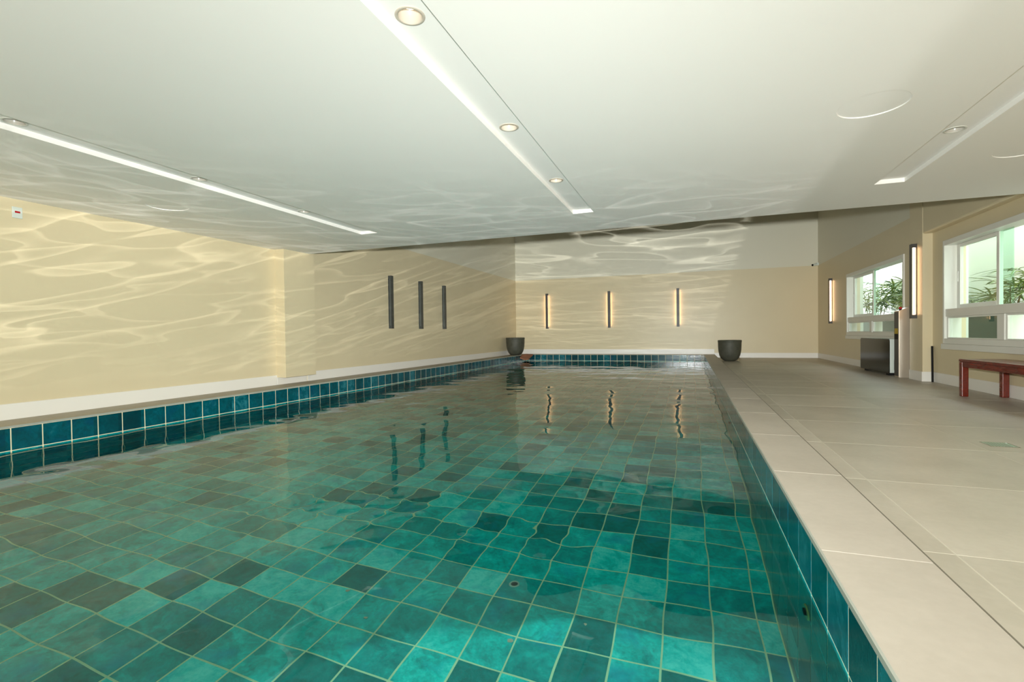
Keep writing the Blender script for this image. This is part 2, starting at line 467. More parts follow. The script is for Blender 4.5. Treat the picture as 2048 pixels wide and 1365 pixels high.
def obj(name, bm, mat, parent=None, smooth=False, loc=None, **props):
    if isinstance(bm, bmesh.types.BMesh):
        bmesh.ops.recalc_face_normals(bm, faces=bm.faces[:])
        me = bpy.data.meshes.new(name); bm.to_mesh(me); bm.free()
    else:
        me = bm
    if mat and not me.materials: me.materials.append(MATS[mat])
    if smooth:
        me.polygons.foreach_set('use_smooth', [True] * len(me.polygons))
    o = bpy.data.objects.new(name, me); COL.objects.link(o)
    if parent: o.parent = parent
    if loc: o.location = loc
    for k, v in props.items(): o[k] = v
    return o
def BM(): return bmesh.new()
def box_obj(name, mat, b, parent=None, bevel=0.0, **props):
    return obj(name, bx(BM(), *b, bevel), mat, parent, **props)
def struct(name, mat, b, parent=None, bevel=0.0, **props):
    if parent is None: props['kind'] = 'structure'
    return box_obj(name, mat, b, parent, bevel, **props)
def thing(name, label, cat, loc=(0, 0, 0), rz=0.0, group=None):
    o = bpy.data.objects.new(name, None); COL.objects.link(o)
    o.location = loc; o.rotation_euler = (0, 0, rz)
    o.empty_display_size = 0.1
    o['label'] = label; o['category'] = cat
    if group: o['group'] = group
    return o
def copy_tree(o, parent=None):
    c = o.copy(); COL.objects.link(c); c.parent = parent
    for ch in list(o.children): copy_tree(ch, c)
    return c

# ------------------------------------------------------------------ walls
YB = 15.36
ZTOP = 4.3
YS = -3.0
# left wall with its boxed-out pilaster
wl = struct('wall_left', 'wall_paint', (-5.62, -5.42, YS, YB + 0.2, -0.3, ZTOP))
box_obj('pilaster', 'wall_paint', (-5.42, -5.25, 5.31, 5.89, 0.105, ZTOP - 0.01), wl)
wb = struct('wall_back', 'wall_paint', (-5.42, 3.46, YB, YB + 0.2, -0.3, ZTOP))
wf = struct('wall_front', 'wall_paint', (-5.42, 3.46, YS - 0.2, YS, -0.3, ZTOP))

# right wall: built round the two window openings
def wall_with_hole(name, mat, x0, x1, y0, y1, z0, z1, hy0, hy1, hz0, hz1, bm=None):
    bm = bm or BM()
    bx(bm, x0, x1, y0, hy0, z0, z1); bx(bm, x0, x1, hy1, y1, z0, z1)
    bx(bm, x0, x1, hy0, hy1, z0, hz0); bx(bm, x0, x1, hy0, hy1, hz1, z1)
    return bm
W1 = (9.66, 12.72, 0.56, 1.86)      # far window  y0 y1 z0 z1
W2 = (5.35, 8.33, 0.48, 1.84)       # near window
bm = wall_with_hole('', '', 3.26, 3.50, 9.12, YB, -0.3, ZTOP, *W1)
wall_with_hole('', '', 3.27, 3.50, 4.6, 9.12, -0.3, 2.06, *W2, bm=bm)
wr = obj('wall_right', bm, 'wall_paint', kind='structure')
box_obj('pillar', 'wall_paint', (3.15, 3.30, 8.69, 9.12, -0.3, ZTOP - 0.02), wr)
box_obj('lintel', 'wall_paint', (3.15, 3.52, 4.6, 8.69, 2.03, ZTOP - 0.02), wr, bevel=0.02)
box_obj('near_wall', 'wall_paint', (3.15, 3.50, YS, 4.6, -0.3, ZTOP - 0.02), wr)

# ceilings
def bool_cut(o, cutters):
    for c in cutters:
        m = o.modifiers.new('cut', 'BOOLEAN'); m.operation = 'DIFFERENCE'; m.object = c; m.solver = 'EXACT'
    dg = bpy.context.evaluated_depsgraph_get(); dg.update()
    me = bpy.data.meshes.new_from_object(o.evaluated_get(dg))
    o.modifiers.clear(); old = o.data; o.data = me
    for c in cutters:
        bpy.data.objects.remove(c)
ZC = 1.88
ceil = struct('ceiling', 'ceiling_paint', (-5.43, 3.2, YS, 5.79, ZC, ZC + 0.16))
cut = []
REC = 0.034
TRENCH = [(-3.68, -3.452), (-1.108, -0.901), (1.454, 1.665)]
for x0, x1 in TRENCH:
    cut.append(box_obj('cutter', None, (x0, x1, YS + 0.6, 4.925, ZC - 0.1, ZC + REC)))
SPK = [(0.935, 3.18), (-4.49, 3.18), (2.15, 4.35)]
for x, y in SPK:
    cut.append(obj('cutter', cyl(BM(), (x, y, ZC - 0.1), (x, y, ZC + 0.006), 0.165, seg=64), None))
DL = [(-3.60, 1.685), (-3.60, 2.80), (-3.60, 3.91), (-1.015, 1.685), (-1.015, 2.795), (-1.015, 3.90), (1.565, 3.86), (1.565, 2.75), (1.565, 1.64)]
bool_cut(ceil, cut)
cut = [obj('cutter', cyl(BM(), (x, y, ZC - 0.1), (x, y, ZC + 0.12), 0.0465, seg=32), None) for x, y in DL]
bool_cut(ceil, cut)
struct('upper_ceiling', 'upper_slab', (-5.62, 3.5, YS - 0.2, YB + 0.2, ZTOP, ZTOP + 0.2))

# ------------------------------------------------------------------ floors, ledges
FZ = -0.095
fl = struct('floor', 'floor_grout', (0.645, 3.5, YS, YB, -0.32, FZ - 0.0008))
xs = [0.653, 0.84, 1.74, 2.64, 3.262]
tile_meshes = {}
def slab_mesh(w, l, t, mat, bev=0.0012):
    k = (round(w, 3), round(l, 3), round(t, 3), mat)
    if k not in tile_meshes:
        bm = bx(BM(), 0, w, 0, l, -t, 0, bev)
        me = bpy.data.meshes.new('tile'); bm.to_mesh(me); bm.free(); me.materials.append(MATS[mat])
        tile_meshes[k] = me
    return tile_meshes[k]
y0s = 2.06 - 0.9 * 6
drain_xy = (1.895, 4.095)
for i in range(4):
    k = 0
    y = y0s
    while y < YB:
        ya, yb = max(y, YS), min(y + 0.9, YB)
        if yb - ya > 0.02:
            obj('tile', slab_mesh(xs[i + 1] - xs[i] - 0.004, yb - ya - 0.004, 0.01, 'floor_stone'), None, fl,
                loc=(xs[i] + 0.002, ya + 0.002, FZ))
        y += 0.9
# coping curb on the right of the pool
cp = struct('trim_1', 'grout', (0.372, 0.646, YN - 0.3, YB, -0.32, -0.016))
lg = struct('trim_2', 'grout', (-5.42, -5.028, YN - 0.3, YB, -0.32, -0.016))
bk = struct('trim_3', 'grout', (-5.028, 0.372, YF + 0.008, YB, -0.32, -0.016))
fd = struct('trim_4', 'grout', (-5.42, 0.651, YS, YN - 0.006, -0.32, -0.016))
def slabs(par, x0, x1, y0, y1, mat, off=1.7215, p=0.908):
    y = off - p * 8
    while y < y1:
        ya, yb = max(y, y0), min(y + p, y1)
        if yb - ya > 0.02:
            obj('slab', slab_mesh(x1 - x0, yb - ya - 0.004, 0.016, mat), None, par, loc=(x0, ya + 0.002, 0))
        y += p
slabs(cp, 0.372, 0.651, YN - 0.3, YB, 'coping_stone')
slabs(lg, -5.42, -5.023, YN - 0.3, YB, 'ledge_stone')
for i in range(6):
    w = (0.372 + 5.023) / 6
    obj('slab', slab_mesh(w - 0.003, YB - YF + 0.004, 0.016, 'ledge_stone'), None, bk, loc=(-5.023 + i * w, YF - 0.004, 0))
for i in range(6):
    w = 6.0 / 6
    for j in range(3):
        l = (YN - 0.3 - YS) / 3
        obj('slab', slab_mesh(w - 0.004, l - 0.004, 0.016, 'coping_stone'), None, fd, loc=(-5.42 + i * w, YS + j * l, 0))
obj('slab', slab_mesh(5.387, 0.296, 0.016, 'coping_stone'), None, fd, loc=(-5.022, YN - 0.3, 0))
box_obj('edge_strip', 'edge_trim', (0.3655, 0.3725, YN, YF - 0.003, -0.0165, -0.001), cp)
box_obj('edge_strip', 'dark_trim', (0.6505, 0.6545, YN - 0.3, YB - 0.014, -0.09, 0.0004), cp)
box_obj('edge_strip', 'edge_trim', (-5.0255, -5.0185, YN, YF - 0.003, -0.0165, -0.001), lg)

# ------------------------------------------------------------------ pool basin with individual tiles
PZ = -1.11
TT = 0.008
pf = struct('pool_floor', 'grout', (XL - 0.3, XR + 0.3, YN - 0.2, YF + 0.2, PZ - 0.25, PZ - 0.0014))
pwl = struct('wall_pool_left', 'grout', (XL - 0.3, XL - 0.0014, YN - 0.2, YF + 0.2, PZ - 0.2, -0.0165))
pwr = struct('wall_pool_right', 'grout', (XR + 0.0014, 0.64, YN - 0.2, YF + 0.2, PZ - 0.2, -0.0165))
pwb = struct('wall_pool_back', 'grout', (XL - 0.02, XR + 0.02, YF + 0.0014, YF + 0.14, PZ - 0.2, -0.0165))
pwf = struct('wall_pool_front', 'grout', (XL - 0.02, XR + 0.02, YN - 0.14, YN - TT + 0.002, PZ - 0.2, -0.0165))

def cells(o, lo, hi, p=T, g=0.0072):
    k0 = math.floor((lo - o) / p) - 1
    out = []
    for k in range(k0, k0 + int((hi - lo) / p) + 4):
        a, b = max(o + k * p, lo), min(o + (k + 1) * p, hi)
        if b - a > 0.02: out.append((a + g / 2, b - g / 2))
    return out
def tile_mesh2(w, l, axis, mat='pool_tile'):
    """bevelled glazed tile; axis = the direction it faces"""
    k = ('pt', round(w, 3), round(l, 3), axis, mat)
    if k not in tile_meshes:
        bm = bx(BM(), 0, w, 0, l, -TT, 0, 0.0012)
        if axis == 'x+': rot = lambda c: Vector((c.z, c.x, c.y))
        elif axis == 'x-': rot = lambda c: Vector((-c.z, c.x, c.y))
        elif axis == 'y-': rot = lambda c: Vector((c.x, -c.z, c.y))
        elif axis == 'y+': rot = lambda c: Vector((c.x, c.z, c.y))
        else: rot = lambda c: c
        for v in bm.verts: v.co = rot(v.co)
        bmesh.ops.recalc_face_normals(bm, faces=bm.faces[:])
        me = bpy.data.meshes.new('tile'); bm.to_mesh(me); bm.free(); me.materials.append(MATS[mat])
        tile_meshes[k] = me
    return tile_meshes[k]
def tiles_joined(name, lst, axis, parent, mat='pool_tile'):
    """tiles too many or too small to pick apart: real geometry in one part"""
    V, Fc = [], []
    for (a0, a1, b0, b1, c) in lst:
        i = len(V); e = 0.0012
        if axis == 'z': P = lambda a, b, h: (a, b, c + h)
        elif axis == 'x+': P = lambda a, b, h: (c + h, a, b)
        elif axis == 'x-': P = lambda a, b, h: (c - h, a, b)
        elif axis == 'y-': P = lambda a, b, h: (a, c - h, b)
        else: P = lambda a, b, h: (a, c + h, b)
        V += [P(a0, b0, -TT), P(a1, b0, -TT), P(a1, b1, -TT), P(a0, b1, -TT),
              P(a0 + e, b0 + e, 0), P(a1 - e, b0 + e, 0), P(a1 - e, b1 - e, 0), P(a0 + e, b1 - e, 0)]
        Fc += [(i + 4, i + 5, i + 6, i + 7), (i, i + 1, i + 5, i + 4), (i + 1, i + 2, i + 6, i + 5), (i + 2, i + 3, i + 7, i + 6), (i + 3, i, i + 4, i + 7)]
    me = bpy.data.meshes.new(name); me.from_pydata(V, [], Fc); me.materials.append(MATS[mat])
    bm = bmesh.new(); bm.from_mesh(me); bmesh.ops.recalc_face_normals(bm, faces=bm.faces[:]); bm.to_mesh(me); bm.free()
    o = obj(name, me, None, parent); o['kind'] = 'stuff'
    return o
cx_ = cells(0.280, XL + 0.001, XR - 0.001)
cy_ = cells(2.24, YN + 0.001, YF - 0.001)
allf = [(a, b) for a in cx_ for b in cy_]
def in_view(a, b):
    p = Vector(((a[0] + a[1]) / 2, (b[0] + b[1]) / 2, -0.92)) - Vector((0, 0, H))
    z = p.dot(fw)
    if z < 0.3: return 0
    u, v = p.dot(r2) / z * F_PX, p.dot(d2) / z * F_PX
    return abs(u) < 1130 and abs(v) < 740
big = sorted([t for t in allf if in_view(*t)], key=lambda t: math.hypot((t[0][0] + t[0][1]) / 2, (t[1][0] + t[1][1]) / 2))[:298]
bigs = set(big)
for a, b in big:
    obj('tile', tile_mesh2(a[1] - a[0], b[1] - b[0], 'z'), None, pf, loc=(a[0], b[0], PZ + random.uniform(-0.0004, 0.0004)))
tiles_joined('floor_tiling', [(a[0], a[1], b[0], b[1], PZ) for a, b in allf if (a, b) not in bigs], 'z', pf)
zrow = []
z = -0.0175
while z > PZ + 0.03:
    zb = max(z - (0.178 if not zrow else T), PZ + 0.001)
    zrow.append((zb + 0.00225, z - 0.00225)); z = zb
def wall_tiles(par, axis, c, us, n_single):
    first = []
    for u in us:
        zz = zrow[0]
        loc = (c, u[0], zz[0]) if axis[0] == 'x' else (u[0], c, zz[0])
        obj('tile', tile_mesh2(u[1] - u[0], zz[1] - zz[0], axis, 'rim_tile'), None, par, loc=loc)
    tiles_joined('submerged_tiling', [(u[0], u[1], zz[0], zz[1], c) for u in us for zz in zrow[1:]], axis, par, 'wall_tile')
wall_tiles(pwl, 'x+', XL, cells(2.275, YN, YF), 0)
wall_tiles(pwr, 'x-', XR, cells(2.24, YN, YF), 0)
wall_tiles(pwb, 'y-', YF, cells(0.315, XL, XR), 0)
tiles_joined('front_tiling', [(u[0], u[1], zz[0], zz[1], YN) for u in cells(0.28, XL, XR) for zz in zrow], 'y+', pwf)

# water surface: real ripples
def water():
    nx, ny = 200, 0
    xs_ = np.linspace(XL + 0.0005, XR - 0.0005, nx)
    ys_ = [YN + 0.0005]
    while ys_[-1] < YF:
        ys_.append(ys_[-1] + 0.022 + 0.0016 * (ys_[-1] - YN))
    ys_ = np.array(ys_); ys_[-1] = YF - 0.0005
    ny = len(ys_)
    X, Y = np.meshgrid(xs_, ys_)
    Z = np.zeros_like(X)
    r = np.random.default_rng(11)
    for i in range(46):
        lam = float(np.exp(r.uniform(math.log(0.2), math.log(1.6))))
        ang = r.uniform(0, 2 * math.pi)
        ph = r.uniform(0, 2 * math.pi)
        slope = WSLOPE * r.uniform(0.5, 1.0) * (0.5 if lam < 0.3 else 1.0)
        k = 2 * math.pi / lam
        amp = slope / k
        kx, ky = k * math.cos(ang), k * math.sin(ang)
        # crests bend a little, so the pattern never repeats
        w = 0.5 * np.sin(X * 0.9 + ph) + 0.5 * np.sin(Y * 0.7 + 2 * ph)
        Z += amp * np.sin(kx * X + ky * Y + ph + w)
    for (cx0, cy0, rad, a_) in ((-0.60, 2.0, 0.16, 0.0017), (-0.93, 2.02, 0.18, 0.0011), (-1.42, 2.17, 0.26, 0.0008), (-1.7, 2.1, 0.3, 0.0008), (-2.0, 2.0, 0.3, 0.0006)):
        d = np.hypot(X - cx0, Y - cy0)
        env = np.exp(-(d / rad) ** 2)
        bump = np.zeros_like(X)
        for i in range(10):
            lam = r.uniform(0.07, 0.16); ang = r.uniform(0, 6.28); k = 2 * math.pi / lam
            bump += np.sin(k * (np.cos(ang) * X + np.sin(ang) * Y) + r.uniform(0, 6.28))
        Z += a_ * env * bump * 0.35
    co = np.stack([X, Y, Z + WZ], -1).reshape(-1, 3)
    idx = np.arange(nx * ny).reshape(ny, nx)
    quads = np.stack([idx[:-1, :-1], idx[:-1, 1:], idx[1:, 1:], idx[1:, :-1]], -1).reshape(-1, 4)
    me = bpy.data.meshes.new('pool_water')
    me.from_pydata(co.tolist(), [], quads.tolist())
    me.materials.append(MATS['water'])
    me.polygons.foreach_set('use_smooth', [True] * len(me.polygons))
    o = bpy.data.objects.new('pool_water', me); COL.objects.link(o)
    o['kind'] = 'structure'
    o['label'] = 'rippled clear turquoise water filling the pool'
    o.cycles.is_caustics_caster = True
    return o
WSLOPE = 0.0052
water()

# ------------------------------------------------------------------ baseboards
def base(name, b, parent=None):
    return struct(name, 'white_trim', b, parent, bevel=0.002)
base('baseboard_left', (-5.42, -5.408, YS, 5.31, 0.0, 0.135))
base('baseboard_left_pilaster', (-5.42, -5.412, 5.315, 5.88, 0.0, 0.12))
base('baseboard_left_far', (-5.42, -5.408, 5.893, YB, 0.0, 0.14))
base('baseboard_back', (-5.407, 0.652, YB - 0.012, YB, 0.0, 0.15))
base('baseboard_back_deck', (0.653, 3.26, YB - 0.012, YB, FZ, 0.04))
base('baseboard_right_far', (3.248, 3.26, 9.125, YB - 0.013, FZ, 0.04))
base('baseboard_right_pillar', (3.138, 3.15, 8.678, 9.12, FZ, 0.045))
base('baseboard_right_pillar_end', (3.1505, 3.257, 8.678, 8.69, FZ, 0.045))
base('baseboard_right', (3.258, 3.27, 4.6, 8.677, FZ, 0.045))

# ------------------------------------------------------------------ windows
def window(name, X, W, mid_lo, mid_up, xs_, green_to, label):
    y0, y1, z0, z1 = W
    w = bpy.data.objects.new(name, None); COL.objects.link(w); w['kind'] = 'structure'; w['label'] = label
    fr = BM()
    d1 = X + 0.175
    f = 0.035
    bx(fr, X - 0.018, d1, y0 - 0.02, y0 + f - 0.01, z0 - 0.02, z1 + 0.02, 0.003)
    bx(fr, X - 0.018, d1, y1 - f + 0.015, y1 + 0.02, z0 - 0.02, z1 + 0.02, 0.003)
    bx(fr, X - 0.018, d1, y0 + 0.025, y1 - 0.02, z1 - 0.05, z1 + 0.02, 0.003)
    bx(fr, X - 0.018, d1, y0 + 0.025, y1 - 0.02, z0 - 0.02, z0 + 0.05, 0.003)
    obj('window_frame', fr, 'window_frame', w)
    box_obj('sill', 'window_frame', (X - 0.035, X + 0.02, y0 - 0.03, y1 + 0.03, z0 - 0.095, z0 - 0.021), w, bevel=0.004)
    zt0, zt1 = 0.825, 0.93
    box_obj('transom', 'window_frame', (X - 0.002, d1 - 0.001, y0 + 0.026, y1 - 0.021, zt0, zt1), w, bevel=0.004)
    # lower fixed lights
    for a, b in ((y0 + 0.026, mid_lo - 0.065), (mid_lo + 0.065, y1 - 0.021)):
        s = BM(); e = 0.035
        bx(s, X + 0.012, X + 0.05, a, a + e, z0 + 0.051, zt0 - 0.001, 0.002); bx(s, X + 0.012, X + 0.05, b - e, b, z0 + 0.051, zt0 - 0.001, 0.002)
        bx(s, X + 0.012, X + 0.05, a + e, b - e, z0 + 0.051, z0 + 0.065, 0.002); bx(s, X + 0.012, X + 0.05, a + e, b - e, zt0 - 0.02, zt0 - 0.001, 0.002)
        so = obj('lower_light', s, 'window_frame', w)
        box_obj('pane', 'glass', (X + 0.03, X + 0.034, a + e, b - e, z0 + 0.065, zt0 - 0.02), so)
    box_obj('mullion', 'window_frame', (X + 0.0, d1 - 0.002, mid_lo - 0.064, mid_lo + 0.064, z0 + 0.051, zt0 - 0.001), w, bevel=0.003)
    # sliding sash at the far side
    sy1 = y1 - 0.06; sy0 = mid_up
    s = BM()
    zs0, zs1 = zt1 + 0.001, z1 - 0.051
    bx(s, xs_ - 0.02, xs_ + 0.02, sy1 - 0.08, sy1, zs0, zs1, 0.003)
    bx(s, xs_ - 0.02, xs_ + 0.02, sy0, sy0 + 0.055, zs0, zs1, 0.003)
    bx(s, xs_ - 0.02, xs_ + 0.02, sy0 + 0.055, sy1 - 0.08, zs0, zs0 + 0.055, 0.003)
    bx(s, xs_ - 0.02, xs_ + 0.02, sy0 + 0.055, sy1 - 0.08, zs1 - 0.04, zs1, 0.003)
    so = obj('sliding_sash', s, 'window_frame', w)
    box_obj('pane', 'glass', (xs_ - 0.003, xs_ + 0.003, sy0 + 0.055, sy1 - 0.08, zs0 + 0.055, zs1 - 0.04), so)
    box_obj('handle', 'window_frame', (xs_ - 0.034, xs_ - 0.02, sy1 - 0.055, sy1 - 0.035, zs0 + 0.36, zs0 + 0.5), so, bevel=0.003)
    # second sash slid behind the first: only its green glass edge shows
    box_obj('green_pane', 'green_glass', (xs_ - 0.012, xs_ - 0.004, green_to, sy0 - 0.002, zs0, zs1), w, label='green-tinted frameless glass pane')
    return w
window('window_1', 3.26, W1, 11.24, 11.40, 3.375, 11.12, 'white framed sliding window beyond the pillar, above the black cabinet')
window('window_2', 3.27, W2, 7.045, 7.305, 3.395, 7.055, 'white framed sliding window in the alcove above the wooden bench')

# ------------------------------------------------------------------ outside: light well with palms
struct('exterior_wall', 'outside_wall', (5.1, 5.25, 3.0, 20.0, -0.5, 3.6))
struct('exterior_return_wall', 'outside_wall', (3.52, 3.81, 9.0, 9.3, -0.5, 3.4))
struct('exterior_return_wall', 'outside_wall', (3.52, 3.69, 13.2, 13.6, -0.5, 3.4))
struct('exterior_pier', 'outside_wall', (4.75, 5.09, 14.1, 14.9, -0.5, 3.5))
struct('exterior_pier', 'outside_wall', (4.75, 5.09, 9.15, 9.45, -0.5, 3.5))
struct('exterior_ground', 'outside_ground', (3.51, 5.1, 3.0, 20.0, -0.6, -0.45))
pl1 = box_obj('planter', 'planter', (4.2, 4.72, 7.4, 17.5, -0.449, 0.87), bevel=0.02)
pl1['label'] = 'long dark green planter box outside both windows, below the palms'; pl1['category'] = 'planter'
def leaflet(bm, base_p, d, up, L, w):
    """long pointed folded leaflet that droops towards its tip"""
    d = d.normalized(); side = d.cross(up).normalized()
    prev = None
    n = 5
    for i in range(n + 1):
        t = i / n
        c = base_p + d * (L * t) + Vector((0, 0, -0.28 * L * t * t))
        ww = w * (0.35 + 1.6 * t) * (1 - t) ** 0.7 if i < n else 0.0005
        a = bm.verts.new(c - side * ww + up * ww * 0.3); m_ = bm.verts.new(c); b = bm.verts.new(c + side * ww + up * ww * 0.3)
        if prev:
            bm.faces.new((prev[0], prev[1], m_, a)); bm.faces.new((prev[1], prev[2], b, m_))
        prev = (a, m_, b)
def frond_mesh(seed, L):
    rr = random.Random(seed)
    bm = BM()
    n = rr.choice((8, 9, 10))
    for i in range(n):
        a = math.radians(-125 + 250 * i / (n - 1))
        d = Vector((math.cos(a), math.sin(a), 0.18 + rr.uniform(-0.1, 0.1)))
        leaflet(bm, Vector((0, 0, 0)), d, Vector((0, 0, 1)), L * rr.uniform(0.8, 1.0) * (1 - 0.15 * abs(a) / 2.2), 0.019)
    cyl(bm, (-0.28, 0, -0.22), (0, 0, 0), 0.004, seg=5)
    me = bpy.data.meshes.new('frond'); bm.to_mesh(me); bm.free(); me.materials.append(MATS['palm_leaf'])
    return me
FR = [frond_mesh(i, 0.44) for i in range(4)]
def palm(x, y, z, h, nf, label, seed, sc=1.0):
    rr = random.Random(seed)
    t = thing('fan_palm', label, 'palm', (x, y, z), 0)
    for k in range(3):
        b = BM(); ox, oy = rr.uniform(-0.09, 0.09), rr.uniform(-0.09, 0.09)
        cyl(b, (ox * 0.5, oy * 0.5, 0), (ox * 1.6, oy * 1.6, h * rr.uniform(0.7, 0.95)), 0.011, 0.007, seg=7)
        obj('stem', b, 'stem', t)
    for k in range(nf):
        a = rr.uniform(0, 2 * math.pi); hh = h * (0.45 + 0.6 * rr.random()); rad = rr.uniform(0.12, 0.34)
        o = obj('frond', FR[k % 4], None, t)
        o.location = (math.cos(a) * rad, math.sin(a) * rad, hh)
        o.rotation_euler = (rr.uniform(-0.3, 0.3), rr.uniform(-0.5, 0.45), a)
        s = sc * rr.uniform(0.8, 1.15); o.scale = (s, s, s)
    return t
palm(4.35, 14.9, 0.80, 1.0, 22, 'tall fan palm seen through the left pane of the window beyond the pillar', 3, 1.15)
palm(4.45, 13.3, 0.80, 0.85, 22, 'leafy fan palm seen behind the mullion of the window beyond the pillar', 4, 1.2)
palm(4.4, 12.1, 0.80, 0.8, 20, 'fan palm with spread fronds in the right pane of the window beyond the pillar', 5, 1.15)
palm(4.45, 11.1, 0.80, 0.5, 16, 'low fan palm at the right end of the window beyond the pillar', 6, 1.0)
palm(4.2, 13.9, 0.80, 0.6, 18, 'dense fan palm low in the left pane of the window beyond the pillar', 14, 1.1)
palm(4.15, 11.5, 0.80, 0.5, 18, 'fan palm low in the middle of the right pane, window beyond the pillar', 15, 1.1)
palm(4.40, 10.15, 0.88, 0.32, 9, 'short fan palm seen low in the left pane of the alcove window', 8, 0.9)
palm(4.42, 9.3, 0.88, 0.55, 14, 'pale fan palm behind the green glass edge of the alcove window', 9, 1.1)
palm(4.42, 8.5, 0.88, 0.6, 14, 'fan palm at the right edge of the photo behind the alcove window', 10, 1.1)

# ------------------------------------------------------------------ downlights
def downlight(x, y, lit, label, group):
    t = thing('downlight', label, 'ceiling light', (x, y, ZC + REC), 0, group)
    b = lathe(BM(), [(0.047, 0.001), (0.058, 0.001), (0.059, -0.001), (0.058, -0.003), (0.049, -0.004), (0.0465, -0.002), (0.046, 0.004)], seg=40)
    obj('trim_ring', b, 'ring_brown' if lit else 'ring_white', t, smooth=True)
    b = lathe(BM(), [(0.0463, -0.002), (0.045, 0.012), (0.036, 0.04), (0.032, 0.045)], seg=40)
    obj('reflector', b, 'reflector', t, smooth=True)
    b = lathe(BM(), [(0.034, 0.046), (0.03, 0.043), (0.0, 0.043)], seg=40)
    obj('bulb', b, 'bulb_lit' if lit else 'bulb_off', t, smooth=True)
    if lit:
        sd = bpy.data.lights.new('downlight_beam', 'SPOT'); sd.energy = 18; sd.spot_size = math.radians(95); sd.spot_blend = 0.8
        sd.color = (1.0, 0.84, 0.66); sd.shadow_soft_size = 0.03
        so = bpy.data.objects.new('downlight_beam', sd); COL.objects.link(so); so.parent = t; so.location = (0, 0, -0.012)
order = ['nearest the camera', 'second from the camera', 'third, next to the slot end']
for i in range(3):
    downlight(*DL[i], False, 'unlit white round downlight in the wall-side ceiling slot, ' + order[i], 'unlit downlights in the wall-side slot')
for i in range(3):
    downlight(*DL[3 + i], True, 'lit round downlight in the middle ceiling slot, ' + order[i], 'lit downlights in the middle slot')
downlight(*DL[6], False, 'unlit round downlight in the short slot on the window side', 'unlit downlights in the window-side slot')
downlight(*DL[7], False, 'unlit round downlight in the window-side slot, outside the photo', 'unlit downlights in the window-side slot')
# ceiling speakers: flush discs in shallow round pockets
for (x, y), lb in zip(SPK, ('round flush ceiling speaker cover between the middle and window-side slots', 'round flush ceiling speaker cover between the wall-side slot and the left wall', 'round flush ceiling speaker cover at the right edge, above the alcove window')):
    t = thing('ceiling_speaker', lb, 'speaker', (x, y, ZC), 0)
    obj('cover', cyl(BM(), (0, 0, 0.0045), (0, 0, 0.0075), 0.160, seg=64), 'ceiling_paint', t)

# ------------------------------------------------------------------ wall lamps
def bar_lamp(label, group, loc, rz, L, lit):
    """local frame: lamp sticks out along -Y from the wall at y=0, height along Z"""
    t = thing('bar_lamp', label, 'wall lamp', loc, rz, group)
    w, d = 0.036, 0.07
    b = BM(); bx(b, -w - 0.004, w + 0.004, -d, -d + 0.012, 0, L, 0.002)
    bx(b, -w, w, -d + 0.012, 0, 0, 0.055, 0.001); bx(b, -w, w, -d + 0.012, 0, L - 0.055, L, 0.001)
    obj('housing', b, 'lamp_dark' if lit else 'lamp_grey', t)
    obj('back_plate', bx(BM(), -w, w, -0.012, -0.0005, 0.055, L - 0.055), 'lamp_dark' if lit else 'lamp_grey', t)
    for s in (-1, 1):
        obj('diffuser', bx(BM(), min(s * 0.018, s * 0.032), max(s * 0.018, s * 0.032), -d + 0.02, -0.02, 0.056, L - 0.056), 'diffuser_lit' if lit else 'diffuser_off', t)
    return t
for x, lb in ((-4.34, 'lit dark bar lamp on the far wall, nearest the left-hand pot'), (-2.352, 'lit dark bar lamp on the far wall, middle of the three'), (-0.335, 'lit dark bar lamp on the far wall, nearest the window side')):
    bar_lamp(lb, 'lit bar lamps on the far wall', (x, YB, 0.815), 0, 1.13, True)
for y, lb in ((8.08, 'unlit grey bar lamp on the long wall, nearest the pilaster'), (9.19, 'unlit grey bar lamp on the long wall, middle of the three'), (10.25, 'unlit grey bar lamp on the long wall, nearest the far corner')):
    bar_lamp(lb, 'unlit bar lamps on the long wall', (-5.42, y, 0.80), math.radians(90), 1.01, False)
bar_lamp('lit bar lamp between the far corner and the window beyond the pillar', 'lit bar lamps on the window wall', (3.26, 13.97, 0.82), math.radians(-90), 1.1, True)
bar_lamp('lit bar lamp on the pillar between the two windows', 'lit bar lamps on the window wall', (3.15, 8.90, 0.82), math.radians(-90), 1.1, True)

# ------------------------------------------------------------------ pots
def pot(label, loc, R, Hh):
    t = thing('plant_pot', label, 'pot', loc, 0)
    prof = [(0, 0), (0.42 * R, 0), (0.58 * R, 0.035 * Hh), (0.76 * R, 0.14 * Hh), (0.89 * R, 0.30 * Hh), (0.965 * R, 0.50 * Hh), (0.99 * R, 0.72 * Hh), (R, 0.94 * Hh), (R, 0.985 * Hh), (0.985 * R, Hh), (0.93 * R, Hh), (0.915 * R, 0.98 * Hh), (0.90 * R, 0.88 * Hh)]
    obj('bowl', lathe(BM(), prof), 'concrete', t, smooth=True)
    b = lathe(BM(), [(1.006 * R, 0.90 * Hh), (1.016 * R, 0.905 * Hh), (1.016 * R, 0.985 * Hh), (1.0 * R, 1.0 * Hh), (0.99 * R, 0.99 * Hh)])
    obj('rim', b, 'concrete', t, smooth=True)
    obj('soil', lathe(BM(), [(0, 0.885 * Hh), (0.90 * R, 0.88 * Hh)]), 'soil', t)
pot('dark concrete bowl pot on the deck at the end of the pool coping', (0.945, 13.7, FZ), 0.277, 0.53)
pot('dark concrete bowl pot on the narrow ledge at the far corner of the pool', (-5.118, 14.42, 0), 0.288, 0.548)

